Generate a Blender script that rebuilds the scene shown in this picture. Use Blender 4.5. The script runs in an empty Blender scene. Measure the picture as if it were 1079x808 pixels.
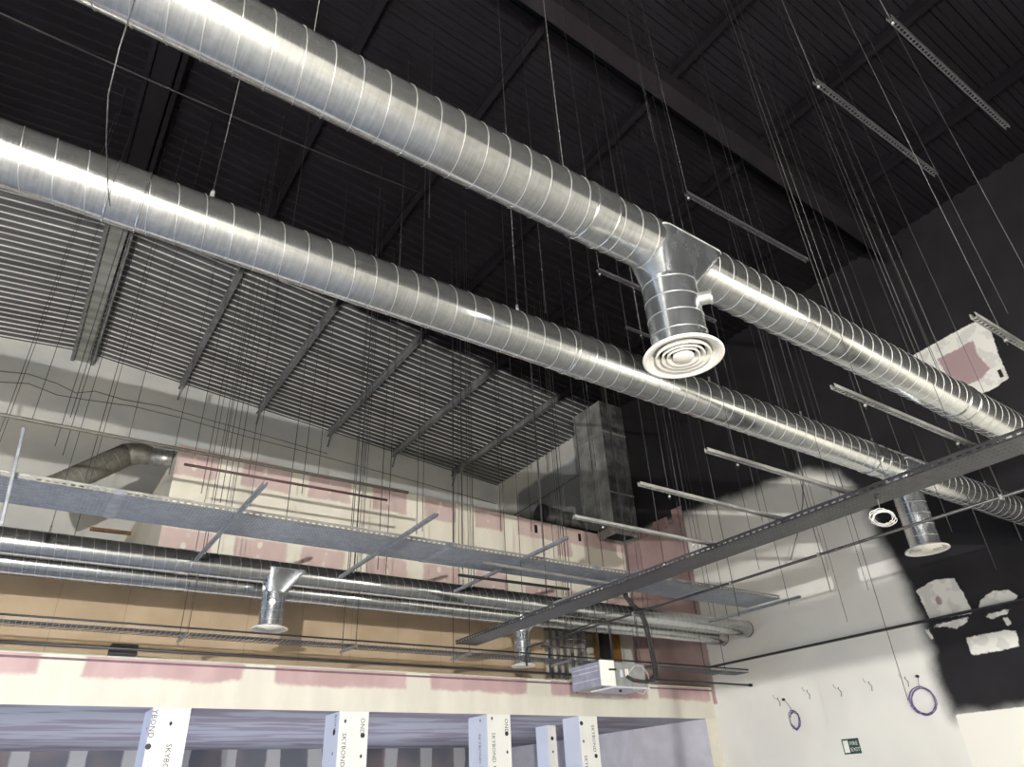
import bpy, math, random
from mathutils import Vector, Matrix
random.seed(7)
SC = bpy.context.scene
COL = SC.collection
PI = math.pi

# ------------------------------------------------------------------ camera
F = 738.0; CX, CY = 539.5, 404.0
# columns of the rotation: camera right, up and back in the world
ROT = Matrix((( 0.82689424, -0.25403873, -0.50170733),
              (-0.56045169, -0.44566061, -0.69805482),
              (-0.04625823,  0.85840023, -0.51089062)))
CAM = Vector((0, 0, 1.6))
cd = bpy.data.cameras.new('camera'); cam = bpy.data.objects.new('camera', cd)
COL.objects.link(cam)
cd.sensor_fit = 'HORIZONTAL'; cd.sensor_width = 36.0; cd.lens = F*36.0/1079.0
cd.clip_start = 0.05; cd.clip_end = 200
cam.matrix_world = Matrix.Translation(CAM) @ ROT.to_4x4()
SC.camera = cam

def at(u, v, ax, val):
    """world point seen at pixel (u,v) of the 1079x808 photograph on the plane axis=val"""
    d = ROT @ Vector((u-CX, -(v-CY), -F))
    t = (val-CAM[ax])/d[ax]
    return CAM + d*t

# ------------------------------------------------------------------ key planes (metres)
XW, YF, YM, YB = 16.0, 13.84, 16.43, 23.77      # right wall, fascia, upper box, back wall
XM = 2.16                                        # left side of upper box
XR, ZR, SL = -0.3, 15.1, 0.098                   # ridge
ORD = ['first','second','third','fourth','fifth','sixth','seventh','eighth','ninth','tenth','eleventh','twelfth','thirteenth','fourteenth','fifteenth','sixteenth','seventeenth','eighteenth','nineteenth','twentieth']
ORD += ['twenty-'+q for q in ORD[:9]]
def roofz(x):
    return ZR-(x-XR)*SL if x >= XR else ZR+(x-XR)*0.085

# ------------------------------------------------------------------ mesh builder
class MB:
    def __init__(s): s.v = []; s.f = []; s.sm = []
    def face(s, pts, smooth=False):
        n = len(s.v); s.v += [tuple(p) for p in pts]; s.f.append(tuple(range(n, n+len(pts)))); s.sm.append(smooth)
    def box(s, x0, y0, z0, x1, y1, z1, M=None):
        c = [Vector((x, y, z)) for z in (z0, z1) for y in (y0, y1) for x in (x0, x1)]
        if M is not None: c = [M @ p for p in c]
        n = len(s.v); s.v += [tuple(p) for p in c]
        for q in ((0,2,3,1),(4,5,7,6),(0,1,5,4),(2,6,7,3),(0,4,6,2),(1,3,7,5)):
            s.f.append(tuple(n+i for i in q)); s.sm.append(False)
    def bar(s, a, b, w, h, up=(0,0,1)):
        a = Vector(a); b = Vector(b); d = (b-a); L = d.length; d.normalize()
        u = Vector(up); r = d.cross(u)
        if r.length < 1e-4: r = d.cross(Vector((1,0,0)))
        r.normalize(); u = r.cross(d)
        M = Matrix((( d.x, r.x, u.x, a.x),(d.y, r.y, u.y, a.y),(d.z, r.z, u.z, a.z),(0,0,0,1)))
        s.box(0, -w/2, -h/2, L, w/2, h/2, M)
    def tube(s, pts, rad, n=8, caps=True, smooth=True, closed=False):
        pts = [Vector(p) for p in pts]; m = len(pts); base = len(s.v)
        rads = rad if isinstance(rad, (list, tuple)) else [rad]*m
        prev = None
        for i, p in enumerate(pts):
            if closed: t = pts[(i+1) % m]-pts[i-1]
            elif i == 0: t = pts[1]-pts[0]
            elif i == m-1: t = pts[-1]-pts[-2]
            else: t = (pts[i+1]-p).normalized()+(p-pts[i-1]).normalized()
            t.normalize()
            if prev is None:
                a = Vector((0,0,1)) if abs(t.z) < 0.9 else Vector((1,0,0))
                u = t.cross(a).normalized()
            else:
                u = (prev-t*prev.dot(t))
                u = u.normalized() if u.length > 1e-6 else t.orthogonal().normalized()
            prev = u; w = t.cross(u)
            for k in range(n):
                an = 2*PI*k/n
                s.v.append(tuple(p+(u*math.cos(an)+w*math.sin(an))*rads[i]))
        rng = m if closed else m-1
        for i in range(rng):
            for k in range(n):
                a = base+i*n+k; b = base+i*n+(k+1) % n
                c = base+((i+1) % m)*n+(k+1) % n; d = base+((i+1) % m)*n+k
                s.f.append((a, b, c, d)); s.sm.append(smooth)
        if caps and not closed:
            s.f.append(tuple(base+k for k in reversed(range(n)))); s.sm.append(False)
            s.f.append(tuple(base+(m-1)*n+k for k in range(n))); s.sm.append(False)
    def lathe(s, prof, c=(0,0,0), n=40, smooth=True):
        """revolve (r,z) profile about the vertical through c"""
        base = len(s.v); m = len(prof); c = Vector(c)
        for r, z in prof:
            for k in range(n):
                a = 2*PI*k/n; s.v.append((c.x+r*math.cos(a), c.y+r*math.sin(a), c.z+z))
        for i in range(m-1):
            for k in range(n):
                s.f.append((base+i*n+k, base+i*n+(k+1) % n, base+(i+1)*n+(k+1) % n, base+(i+1)*n+k)); s.sm.append(smooth)
    def build(s, name, mat, parent=None, loc=None):
        me = bpy.data.meshes.new(name)
        v = s.v
        if loc is not None:
            v = [(p[0]-loc[0], p[1]-loc[1], p[2]-loc[2]) for p in v]
        me.from_pydata(v, [], s.f); me.update()
        me.polygons.foreach_set('use_smooth', s.sm)
        me.materials.append(mat)
        o = bpy.data.objects.new(name, me); COL.objects.link(o)
        if parent is not None:
            o.parent = parent
        if loc is not None and parent is None: o.location = loc
        return o

def tag(o, label=None, cat=None, group=None, kind=None):
    if label: o['label'] = label
    if cat: o['category'] = cat
    if group: o['group'] = group
    if kind: o['kind'] = kind
    return o
def empty(name, loc, label, cat, group=None):
    o = bpy.data.objects.new(name, None); COL.objects.link(o); o.location = loc
    o.empty_display_size = 0.2
    return tag(o, label, cat, group)
def part(mb, name, mat, root, label=None):
    """mesh given in world coordinates becomes a child of root (an unrotated empty or mesh)"""
    off = Vector((0,0,0)); r = root
    while r is not None: off += r.location; r = r.parent
    mb.v = [(p[0]-off.x, p[1]-off.y, p[2]-off.z) for p in mb.v]
    o = mb.build(name, mat, root)
    if label: o['label'] = label
    return o

# ------------------------------------------------------------------ materials
def lin(c):
    r = []
    for x in c[:3]:
        x = x/255.0
        r.append(x/12.92 if x <= 0.04045 else ((x+0.055)/1.055)**2.4)
    return (r[0], r[1], r[2], 1.0)
class NT:
    def __init__(s, name):
        s.m = bpy.data.materials.new(name); s.m.use_nodes = True
        s.t = s.m.node_tree; s.b = s.t.nodes['Principled BSDF']
        s.pos = None
    def n(s, typ, **kw):
        x = s.t.nodes.new(typ)
        for k, v in kw.items(): setattr(x, k, v)
        return x
    def link(s, a, b): s.t.links.new(a, b)
    def setin(s, sock, val):
        if hasattr(val, 'is_output') or isinstance(val, bpy.types.NodeSocket): s.link(val, sock)
        else: sock.default_value = val
    def P(s):
        if s.pos is None: s.pos = s.n('ShaderNodeNewGeometry').outputs['Position']
        return s.pos
    def obj(s):
        return s.n('ShaderNodeTexCoord').outputs['Object']
    def mapv(s, vec, scale):
        m = s.n('ShaderNodeMapping'); s.link(vec, m.inputs['Vector']); m.inputs['Scale'].default_value = scale
        return m.outputs['Vector']
    def noise(s, scale, detail=3, vec=None, stretch=(1,1,1), rough=0.5):
        v = s.mapv(vec or s.P(), stretch)
        x = s.n('ShaderNodeTexNoise'); s.link(v, x.inputs['Vector'])
        x.inputs['Scale'].default_value = scale; x.inputs['Detail'].default_value = detail; x.inputs['Roughness'].default_value = rough
        return x.outputs['Fac']
    def math(s, op, a, b=0.0, c=None, clamp=False):
        x = s.n('ShaderNodeMath', operation=op); x.use_clamp = clamp
        s.setin(x.inputs[0], a); s.setin(x.inputs[1], b)
        if c is not None: s.setin(x.inputs[2], c)
        return x.outputs[0]
    def ramp(s, v, a, b, lo=0.0, hi=1.0):
        x = s.n('ShaderNodeMapRange'); x.clamp = True; x.interpolation_type = 'SMOOTHSTEP'
        s.setin(x.inputs['Value'], v); x.inputs['From Min'].default_value = a; x.inputs['From Max'].default_value = b
        s.setin(x.inputs['To Min'], lo); s.setin(x.inputs['To Max'], hi)
        return x.outputs['Result']
    def mix(s, fac, a, b):
        x = s.n('ShaderNodeMix', data_type='RGBA')
        s.setin(x.inputs[0], fac); s.setin(x.inputs[6], a); s.setin(x.inputs[7], b)
        return x.outputs[2]
    def xyz(s, vec=None):
        x = s.n('ShaderNodeSeparateXYZ'); s.link(vec or s.P(), x.inputs[0]); return x.outputs
    def attr(s, name):
        a = s.n('ShaderNodeAttribute'); a.attribute_name = name
        x = s.n('ShaderNodeSeparateColor'); s.link(a.outputs['Color'], x.inputs[0]); return x.outputs
    def bump(s, h, strength=0.2, dist=0.01):
        x = s.n('ShaderNodeBump'); x.inputs['Strength'].default_value = strength; x.inputs['Distance'].default_value = dist
        s.link(h, x.inputs['Height']); s.link(x.outputs['Normal'], s.b.inputs['Normal'])
    def base(s, c): s.setin(s.b.inputs['Base Color'], c)
    def set(s, rough=None, metal=None, spec=None, alpha=None):
        if rough is not None: s.setin(s.b.inputs['Roughness'], rough)
        if metal is not None: s.setin(s.b.inputs['Metallic'], metal)
        if spec is not None: s.setin(s.b.inputs['Specular IOR Level'], spec)
        if alpha is not None: s.setin(s.b.inputs['Alpha'], alpha)

def simple(name, c, rough=0.6, metal=0.0, var=0.12, scale=6.0, spec=0.4):
    k = NT(name); l = lin(c)
    nz = k.noise(scale, 4)
    d = tuple(x*(1-var) for x in l[:3])+(1,); h = tuple(min(1, x*(1+var)) for x in l[:3])+(1,)
    k.base(k.mix(k.ramp(nz, 0.35, 0.65), d, h)); k.set(rough, metal, spec)
    return k.m

M = {}
def duct_mat(name, tint=(190,191,188), r0=0.13, r1=0.22, xdir=True):
    k = NT(name)
    st = (22, 1.2, 1.2) if xdir else (3, 3, 1.5)
    br = k.noise(3.0, 3, stretch=st)                    # brushed bands round the pipe
    sp = k.noise(16, 3)                                  # spangle
    bl = k.noise(1.1, 4)
    c = lin(tint); d = tuple(x*0.82 for x in c[:3])+(1,)
    m1 = k.mix(k.ramp(br, 0.3, 0.7), d, c)
    k.base(k.mix(k.math('MULTIPLY', k.ramp(sp, 0.45, 0.75), 0.18), m1, lin((240,240,238))))
    k.set(k.ramp(k.math('ADD', k.math('MULTIPLY', br, 0.45), k.math('MULTIPLY', bl, 0.55)), 0.3, 0.7, r0, r1), 0.94)
    return k.m
M['duct'] = duct_mat('galvanised_spiral_duct')
M['drop'] = duct_mat('galvanised_sheet', (196,200,203), 0.2, 0.3, False)
M['seam'] = simple('rolled_seam_steel', (190,190,187), 0.36, 0.85, 0.08)
M['tray'] = simple('tray_steel', (150,155,162), 0.42, 0.75, 0.15, 9)
M['strut'] = simple('strut_steel', (156,155,151), 0.42, 0.6, 0.12)
M['rod'] = simple('threaded_rod_steel', (60,60,59), 0.5, 0.4, 0.15, 30)
M['dimstrut'] = simple('dim_strut_steel', (62,60,62), 0.6, 0.2, 0.12)  # unlit look of the high channels put into the colour; also dark tray rails
M['black'] = simple('black_enamel', (32,30,32), 0.5, 0.0, 0.2)
M['conduit'] = simple('black_conduit', (42,40,42), 0.4, 0.0, 0.2)
M['rubber'] = simple('black_insulation_foam', (48,47,46), 0.75, 0.0, 0.2)
M['greybrown'] = simple('grey_brown_pipe', (96,92,86), 0.5, 0.1, 0.15)
M['redbrown'] = simple('red_brown_pipe', (74,54,54), 0.5, 0.1, 0.15)
M['white'] = simple('white_enamel', (208,204,194), 0.4, 0.0, 0.04)
M['whitepl'] = simple('white_sheet_steel', (236,235,228), 0.4, 0.0, 0.05)
M['casing'] = simple('grey_casing_steel', (150,152,150), 0.45, 0.3, 0.12)
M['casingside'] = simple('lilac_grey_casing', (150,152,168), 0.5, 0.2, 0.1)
M['line'] = simple('pale_edge_line', (205,206,214), 0.5, 0.1, 0.1)
M['sticker'] = simple('orange_red_sticker', (200,92,70), 0.5, 0, 0.3, 40)
M['paper'] = simple('white_sticker', (232,230,222), 0.5, 0, 0.04)
M['pinkedge'] = simple('pink_board_edge', (158,128,126), 0.85, 0, 0.12, 3, 0.2)
M['purple'] = simple('purple_cable', (98,84,128), 0.5, 0, 0.2)
M['cablew'] = simple('white_cable', (206,204,198), 0.5, 0, 0.1)
M['cableg'] = simple('grey_cable', (120,118,114), 0.6, 0, 0.1)
M['ink'] = simple('black_ink', (46,44,48), 0.6, 0, 0.1)
M['green'] = simple('dark_green_sign', (30,66,54), 0.4, 0, 0.1)
M['hole'] = simple('dark_hole', (22,18,18), 0.9, 0, 0.1)
M['purlin'] = None

# roof deck and purlins: galvanised behind y=16.4, black paint in front
def painted(name, galv, metal, rough, blk=(15,13,16), ribs=False):
    k = NT(name); o = k.xyz()
    e = k.math('ADD', o[1], k.math('MULTIPLY', k.math('SUBTRACT', k.noise(1.3, 4), 0.5), 1.2))
    f = k.ramp(e, YM-0.35, YM+0.3)
    g = lin(galv); d = tuple(x*0.6 for x in g[:3])+(1,)
    st = k.ramp(k.noise(1.0, 4, stretch=(0.25, 3.2, 1)), 0.3, 0.7)
    gal = k.mix(st, d, g)
    b0 = lin(blk); b1 = tuple(x*1.5 for x in b0[:3])+(1,)
    bl = k.mix(k.ramp(k.noise(0.8, 4), 0.35, 0.7), b0, b1)
    k.base(k.mix(f, bl, gal)); k.set(k.ramp(f, 0, 1, 0.75, rough), k.math('MULTIPLY', f, metal), k.ramp(f,0,1,0.12,0.5))
    return k.m
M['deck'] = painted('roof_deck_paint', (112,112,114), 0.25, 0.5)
M['deck_highlight'] = painted('roof_deck_rib_highlight', (236,236,230), 0.5, 0.35)  # highlight lines on the rib sides put into a lighter colour
M['purlin'] = painted('purlin_paint', (150,150,150), 0.2, 0.55)
M['ridge'] = painted('ridge_panel_paint', (170,171,164), 0.2, 0.55)
M['rafter'] = simple('rafter_black_paint', (24,20,23), 0.7, 0, 0.15, 3, 0.2)

# smooth plaster, boards and paint.  Attribute 'sd' holds distances (m) to painted zones
def right_wall_mat():
    k = NT('right_wall_paint'); a = k.attr('sd'); a2 = k.attr('sd2')
    n1 = k.math('SUBTRACT', k.noise(2.2, 5), 0.5); n2 = k.math('SUBTRACT', k.noise(9, 4, rough=0.7), 0.5)
    bl = k.ramp(k.math('ADD', a[0], k.math('ADD', k.math('MULTIPLY', n1, 0.25), k.math('MULTIPLY', n2, 0.03))), -0.3, 0.16)
    pt = k.ramp(k.math('ADD', a[1], k.math('MULTIPLY', n2, 0.09)), -0.012, 0.012)
    pk = k.ramp(k.math('ADD', a[2], k.math('MULTIPLY', n2, 0.1)), -0.03, 0.03)
    pw = k.ramp(k.math('ADD', a2[0], k.math('MULTIPLY', n2, 0.1)), -0.02, 0.02)
    up = k.ramp(k.math('ADD', a2[1], k.math('MULTIPLY', n1, 0.3)), -0.1, 0.1)
    fill = k.ramp(k.noise(0.7, 3), 0.3, 0.7)
    white = k.mix(fill, lin((219,217,211)), lin((227,225,218)))
    white = k.mix(up, white, lin((150,152,154)))
    pinkc = k.mix(k.ramp(k.noise(1.3, 5), 0.3, 0.72), lin((158,134,132)), lin((176,152,148)))
    bc = k.mix(k.ramp(k.noise(1.5, 3), 0.3, 0.7), lin((25,23,26)), lin((32,30,33)))
    c = k.mix(pk, white, pinkc)
    c = k.mix(bl, c, bc)
    pc = k.mix(k.ramp(k.noise(3, 3), 0.45, 0.52), lin((196,194,188)), lin((214,212,204)))
    c = k.mix(pt, c, pc)
    c = k.mix(pw, c, lin((152,130,132)))
    c = k.mix(k.ramp(k.math('ADD', a2[2], k.math('MULTIPLY', n2, 0.04)), -0.01, 0.01), c, lin((232,229,218)))
    k.base(c); k.set(k.math('SUBTRACT', 0.85, k.math('MULTIPLY', bl, 0.2)), 0, 0.25)
    k.bump(k.noise(30, 3), 0.06, 0.003)
    return k.m
M['wr'] = right_wall_mat()
def board_mat(name, pinkA, pinkB, creamA, creamB, spots=True):
    k = NT(name); a = k.attr('sd')
    n1 = k.math('SUBTRACT', k.noise(1.7, 4), 0.5); n2 = k.math('SUBTRACT', k.noise(8, 4, rough=0.65), 0.5)
    pk = k.ramp(k.math('ADD', a[0], k.math('ADD', k.math('MULTIPLY', n1, 0.16), k.math('MULTIPLY', n2, 0.08))), -0.045, 0.04)
    lightp = k.ramp(k.math('ADD', a[1], k.math('MULTIPLY', n2, 0.05)), -0.02, 0.02)
    pin = k.mix(k.ramp(k.noise(1.4, 5, stretch=(1.5,1,0.7)), 0.3, 0.7), lin(pinkA), lin(pinkB))
    cr = k.mix(k.ramp(k.noise(1.2, 5, stretch=(2,1,0.6)), 0.3, 0.7), lin(creamA), lin(creamB))
    c = k.mix(pk, cr, pin)
    c = k.mix(k.math('MULTIPLY', lightp, 0.75), c, lin(creamB))
    k.base(c); k.set(0.85, 0, 0.2); k.bump(k.noise(25, 3), 0.05, 0.003)
    return k.m
M['mezz'] = board_mat('pink_board_and_joint_compound', (206,182,175), (216,193,186), (234,227,209), (242,236,220))
M['fascia'] = board_mat('fascia_board_and_compound', (174,147,147), (188,162,161), (204,200,188), (214,210,198))
def tan_mat():
    k = NT('tan_board'); a = k.attr('sd')
    o = k.xyz()
    base = k.mix(k.ramp(k.noise(1.2, 4), 0.3, 0.7), lin((176,156,130)), lin((188,168,142)))
    jx = k.math('ABSOLUTE', k.math('SUBTRACT', k.math('FRACT', k.math('MULTIPLY', o[0], 1/1.22)), 0.5))
    base = k.mix(k.math('MULTIPLY', k.ramp(jx, 0.006, 0.0), 0.6), base, lin((96,78,60)))
    k.base(base); k.set(0.85, 0, 0.2)
    return k.m
M['tan'] = tan_mat()
def back_mat():
    k = NT('back_wall_grey_plaster')
    c = k.mix(k.ramp(k.noise(0.5, 4, stretch=(1,1,1.5)), 0.3, 0.7), lin((206,207,205)), lin((226,224,216)))
    k.base(c); k.set(0.9, 0, 0.2); return k.m
M['back'] = back_mat()
def soffit_mat():
    k = NT('soffit_board_stripes')
    st = k.ramp(k.noise(1.0, 3, stretch=(0.5, 1.7, 1)), 0.47, 0.55)
    c = k.mix(k.math('MULTIPLY', st, 0.9), lin((172,174,184)), lin((146,136,150)))
    k.base(c); k.set(0.8, 0, 0.2); return k.m
M['soffit'] = soffit_mat()
def inner_mat():
    k = NT('inner_wall_boards'); o = k.xyz()
    s_ = k.math('ADD', o[0], k.math('MULTIPLY', k.noise(2, 3), 0.15))
    f = k.ramp(k.math('FRACT', k.math('MULTIPLY', s_, 1/1.25)), 0.64, 0.70)
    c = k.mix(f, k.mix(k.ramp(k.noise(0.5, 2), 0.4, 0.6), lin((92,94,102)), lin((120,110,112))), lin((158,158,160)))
    k.base(c); k.set(0.85, 0, 0.2); return k.m
M['inner'] = inner_mat()
M['lilac'] = simple('lilac_plaster', (205,203,212), 0.85, 0, 0.06, 2, 0.2)
M['cream'] = simple('cream_plaster', (216,211,196), 0.85, 0, 0.05, 1.5, 0.2)
M['floor'] = simple('concrete_floor', (176,172,164), 0.7, 0, 0.12, 1.5, 0.3)
M['shell'] = simple('hall_white_paint', (190,188,182), 0.85, 0, 0.06, 1, 0.2)
M['shellblack'] = simple('hall_black_paint', (26,24,27), 0.8, 0, 0.1, 1, 0.2)
M['clad'] = simple('white_protective_film', (226,225,220), 0.35, 0, 0.02, 2, 0.4)
M['cladside'] = simple('white_protective_film_shade', (206,212,228), 0.35, 0, 0.02, 2, 0.4)  # same film, with the blue-lit shade of the side put into its colour
M['edge'] = simple('pale_green_track_edge', (206,214,196), 0.6, 0, 0.06)
M['mauve'] = simple('mauve_trim_line', (112,90,100), 0.8, 0, 0.1)
M['ochre'] = simple('ochre_board', (128,92,44), 0.85, 0, 0.12)
M['brown'] = simple('brown_timber', (112,84,56), 0.8, 0, 0.15)
M['studm'] = simple('stud_frame_grey', (132,126,124), 0.8, 0.1, 0.12)
M['foil'] = simple('dull_foil', (168,166,160), 0.4, 0.5, 0.22, 14)
M['foilfront'] = simple('dull_foil_duct', (158,158,154), 0.5, 0.3, 0.3, 2.2)
M['paintedduct'] = simple('overspray_black_duct', (98,96,95), 0.35, 0.4, 0.5, 2.5)
M['flex'] = simple('flexible_duct_skin', (128,126,124), 0.35, 0.6, 0.4, 6)
M['elbow'] = simple('grey_wrapped_duct', (128,125,115), 0.55, 0.2, 0.12, 12)
# perforated sheet with real see-through slots
def perf(name, c, axis, pitch, wpitch, duty=0.5, metal=0.6, rough=0.45):
    k = NT(name); o = k.xyz()
    l = k.math('FRACT', k.math('MULTIPLY', o[axis], 1/pitch)); w = k.math('FRACT', k.math('MULTIPLY', o[1-axis], 1/wpitch))
    h = k.math('MULTIPLY', k.math('LESS_THAN', l, duty), k.math('LESS_THAN', k.math('ABSOLUTE', k.math('SUBTRACT', w, 0.5)), 0.10))
    cc = lin(c); k.base(k.mix(k.ramp(k.noise(9, 3), 0.3, 0.7), tuple(x*0.75 for x in cc[:3])+(1,), cc))
    k.set(rough, metal, 0.5, k.math('SUBTRACT', 1.0, h)); return k.m
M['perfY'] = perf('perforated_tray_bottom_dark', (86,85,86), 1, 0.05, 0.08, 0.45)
M['perfX'] = perf('perforated_tray_bottom', (140,146,154), 0, 0.05, 0.1, 0.4, 0.4, 0.5)

# ------------------------------------------------------------------ geometry helpers for fields
def sd_poly(px, py, poly):
    d = 1e9; inside = False; n = len(poly); j = n-1
    for i in range(n):
        x1, y1 = poly[i]; x2, y2 = poly[j]
        ex, ey = x2-x1, y2-y1; wx, wy = px-x1, py-y1
        L = ex*ex+ey*ey
        t = max(0.0, min(1.0, (wx*ex+wy*ey)/L)) if L else 0
        dx, dy = wx-ex*t, wy-ey*t
        dd = dx*dx+dy*dy
        if dd < d: d = dd
        if (y1 > py) != (y2 > py) and px < (x2-x1)*(py-y1)/(y2-y1)+x1: inside = not inside
        j = i
    d = math.sqrt(d)
    return d if inside else -d
def sd_rect(px, py, r):
    x0, x1, y0, y1 = r
    dx = max(x0-px, px-x1); dy = max(y0-py, py-y1)
    if dx <= 0 and dy <= 0: return -max(dx, dy)
    return -math.hypot(max(dx, 0), max(dy, 0))
def wall_grid(name, O, U, V, us, vs, fn, mat, fn2=None, zfun=None):
    """grid wall: points O+u*U+v*V; fn(u,v) gives the zone distances stored per vertex"""
    O = Vector(O); U = Vector(U); V = Vector(V)
    verts = []; cols = []; cols2 = []
    for v in vs:
        for u in us:
            p = O+U*u+V*v
            if zfun: p = zfun(p)
            verts.append(tuple(p)); cols += list(fn(u, v))+[1.0]
            if fn2: cols2 += list(fn2(u, v))+[1.0]
    nu = len(us); faces = []
    for j in range(len(vs)-1):
        for i in range(nu-1):
            a = j*nu+i; faces.append((a, a+1, a+1+nu, a+nu))
    me = bpy.data.meshes.new(name); me.from_pydata(verts, [], faces)
    at_ = me.attributes.new('sd', 'FLOAT_COLOR', 'POINT'); at_.data.foreach_set('color', cols)
    if fn2:
        a2 = me.attributes.new('sd2', 'FLOAT_COLOR', 'POINT'); a2.data.foreach_set('color', cols2)
    me.materials.append(mat); me.update()
    o = bpy.data.objects.new(name, me); COL.objects.link(o); tag(o, kind='structure')
    return o
def frange(a, b, st):
    n = max(1, int(round((b-a)/st))); return [a+(b-a)*i/n for i in range(n+1)]
def struct(name, mb, mat):
    o = mb.build(name, mat); tag(o, kind='structure'); return o

# ================================================================== SETTING
XL, YS = -9.0, -7.0
mb = MB(); mb.box(XL, YS, -0.1, XW+0.1, YB+0.1, 0); struct('floor', mb, M['floor'])

# roof deck: trapezoidal ribs running down the slope
mb = MB()
prof = []
pit = 0.28; y = YS
while y < YB-0.01:
    prof += [(y, 0.0), (y+0.15, 0.0), (y+0.16, -0.04), (y+0.25, -0.04)]; y += pit
prof.append((YB+0.05, 0.0))
for (xa, xb) in ((XL, XR), (XR, XW+0.05)):
    za, zb = roofz(xa), roofz(xb)
    if xb == XR: zb = ZR
    for i in range(len(prof)-1):
        (y0, d0), (y1, d1) = prof[i], prof[i+1]
        # gap wide face is the pan, small faces are rib sides
        mb.face([(xa, y0, za+d0), (xb, y0, zb+d0), (xb, y1, zb+d1), (xa, y1, za+d1)])
ceil = struct('ceiling', mb, M['deck'])
ceil.data.materials.append(M['deck_highlight'])
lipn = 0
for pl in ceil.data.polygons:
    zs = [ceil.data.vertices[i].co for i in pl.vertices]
    if abs(pl.normal.y) > 0.8 and (zs[0].z > zs[3].z) and zs[3].y > zs[0].y: pl.material_index = 1  # rib sides that take the painted highlight

# right wall
BLK = [(16.42,16),(16.40,12.2),(16.38,8.86),(15.2,8.86),(13.67,8.78),(12.69,8.80),(11.38,8.72),(9.38,8.62),(8.6,8.2),(8.12,7.4),(8.12,6.55),
       (7.9,5.6),(7.75,4.36),(7.84,3.25),(7.78,2.66),(6.4,2.65),(-8,2.7),(-8,16)]
PATCH = [[(7.62,4.6),(7.68,5.1),(7.24,5.22),(6.86,5.16),(6.78,4.85),(6.74,4.42),(7.1,4.44),(7.6,4.46)],
         [(6.6,4.46),(6.52,4.62),(6.25,4.74),(5.95,4.7),(5.82,4.55),(5.95,4.46)],
         [(7.03,4.0),(6.27,4.0),(6.09,3.95),(6.14,3.68),(6.5,3.66),(7.04,3.66)],
         [(7.7,4.33),(7.35,4.36),(6.85,4.36),(6.9,4.27),(7.15,4.2),(7.35,4.28)],
         [(6.55,4.34),(6.0,4.36),(6.15,4.28),(6.45,4.24)],
         [(6.24,4.22),(6.14,4.22),(6.12,4.08),(6.22,4.08)],
         [(7.78,4.3),(7.7,4.3),(7.66,4.1),(7.72,4.1)],
         [(5.95,10.2),(5.2,10.25),(4.5,10.28),(4.28,9.95),(4.36,9.3),(4.38,8.75),(4.7,8.65),(5.1,8.66),(5.95,8.7)]]
PINKP = [[(5.5,9.85),(4.95,9.86),(4.68,9.9),(4.72,9.5),(4.62,9.1),(4.85,8.98),(5.35,8.95),(5.45,9.3)],
         [(7.36,4.86),(7.28,4.9),(7.22,4.76),(7.28,4.68),(7.36,4.74)]]
def rw1(u, v):
    b = sd_poly(u, v, BLK)
    p = max(sd_poly(u, v, q) for q in PATCH) if u < 8.5 else -5
    k = sd_rect(u, v, (13.72, 16.6, 3.55, 8.78))
    return (b, p, k)
def rw2(u, v):
    p = max(sd_poly(u, v, q) for q in PINKP) if u < 8.5 else -5
    g = sd_rect(u, v, (16.5, 22.3, 8, 12.6))
    return (p, g, sd_rect(u, v, (-9, 7.74, -1, 2.66)))
us = frange(YS, 3.6, 0.5)[:-1]+frange(3.6, 8.6, 0.05)[:-1]+frange(8.6, YB+0.1, 0.09)
vs = frange(0, 2.3, 0.4)[:-1]+frange(2.3, 5.5, 0.05)[:-1]+frange(5.5, 8.4, 0.12)[:-1]+frange(8.4, 10.5, 0.06)[:-1]+frange(10.5, 14.4, 0.25)
wall_grid('wall_right', (XW,0,0), (0,1,0), (0,0,1), us, vs, rw1, M['wr'], rw2)

mb = MB(); mb.box(XL, YB, 0, XW, YB+0.1, 15.3); struct('wall_back', mb, M['back'])
mb = MB(); mb.box(XL-0.1, YS, 0, XL, YB, 5); mb.box(XL-0.1, YM, 5, XL, YB, 15.2); struct('wall_left', mb, M['shell'])
mb = MB(); mb.box(XL-0.1, YS, 5, XL, YM, 15.2); struct('wall_left_upper', mb, M['shellblack'])
mb = MB(); mb.box(XL, YS-0.1, 0, XW, YS, 5); struct('wall_front', mb, M['shell'])
mb = MB(); mb.box(XL, YS-0.1, 5, XW, YS, 15.2); struct('wall_front_upper', mb, M['shellblack'])

# upper box of unfinished pink plasterboard
def mztop(x): return 9.12-(x-XM)*0.02
PKM = []
tops = [(2.1,3.08),(3.65,4.82),(5.3,6.44),(7.06,8.06),(8.62,9.6),(10.25,11.22),(11.72,16.1)]
for a, b in tops: PKM.append((a, b, 8.38, 9.6))
PKM.append((13.2, 13.75, 7.95, 8.6))
lows = [(2.1,3.25),(3.75,4.95),(5.3,6.4),(7.0,8.1),(8.6,9.7),(10.2,11.3),(11.9,13.0),(13.4,14.4),(14.9,16.1)]
for a, b in lows: PKM.append((a, b, 6.0, 7.12 if a < 11 else 6.9))
SPOT = []
for a, b in tops[:6]:
    for zz in (8.62, 8.84): SPOT.append(((a+b)/2+random.uniform(-.05,.05), zz))
for a, b in lows[:7]:
    for zz in (6.75, 7.0): SPOT.append(((a+b)/2+random.uniform(-.08,.08), zz))
def mz1(u, v):
    s = max(sd_rect(u, v, r) for r in PKM)
    q = max((0.035 if i % 3 else 0.06)-math.hypot(u-a, (v-b)*0.7) for i, (a, b) in enumerate(SPOT))
    return (s, q, 0)
def mzz(p):
    t = mztop(p.x)
    if p.z > 9.0: p.z = t
    return p
wall_grid('wall_upper_box', (0,YM,0), (1,0,0), (0,0,1), frange(XM, XW, 0.06), frange(6.2, 8.95, 0.06)+[9.12], mz1, M['mezz'], zfun=mzz)
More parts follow.
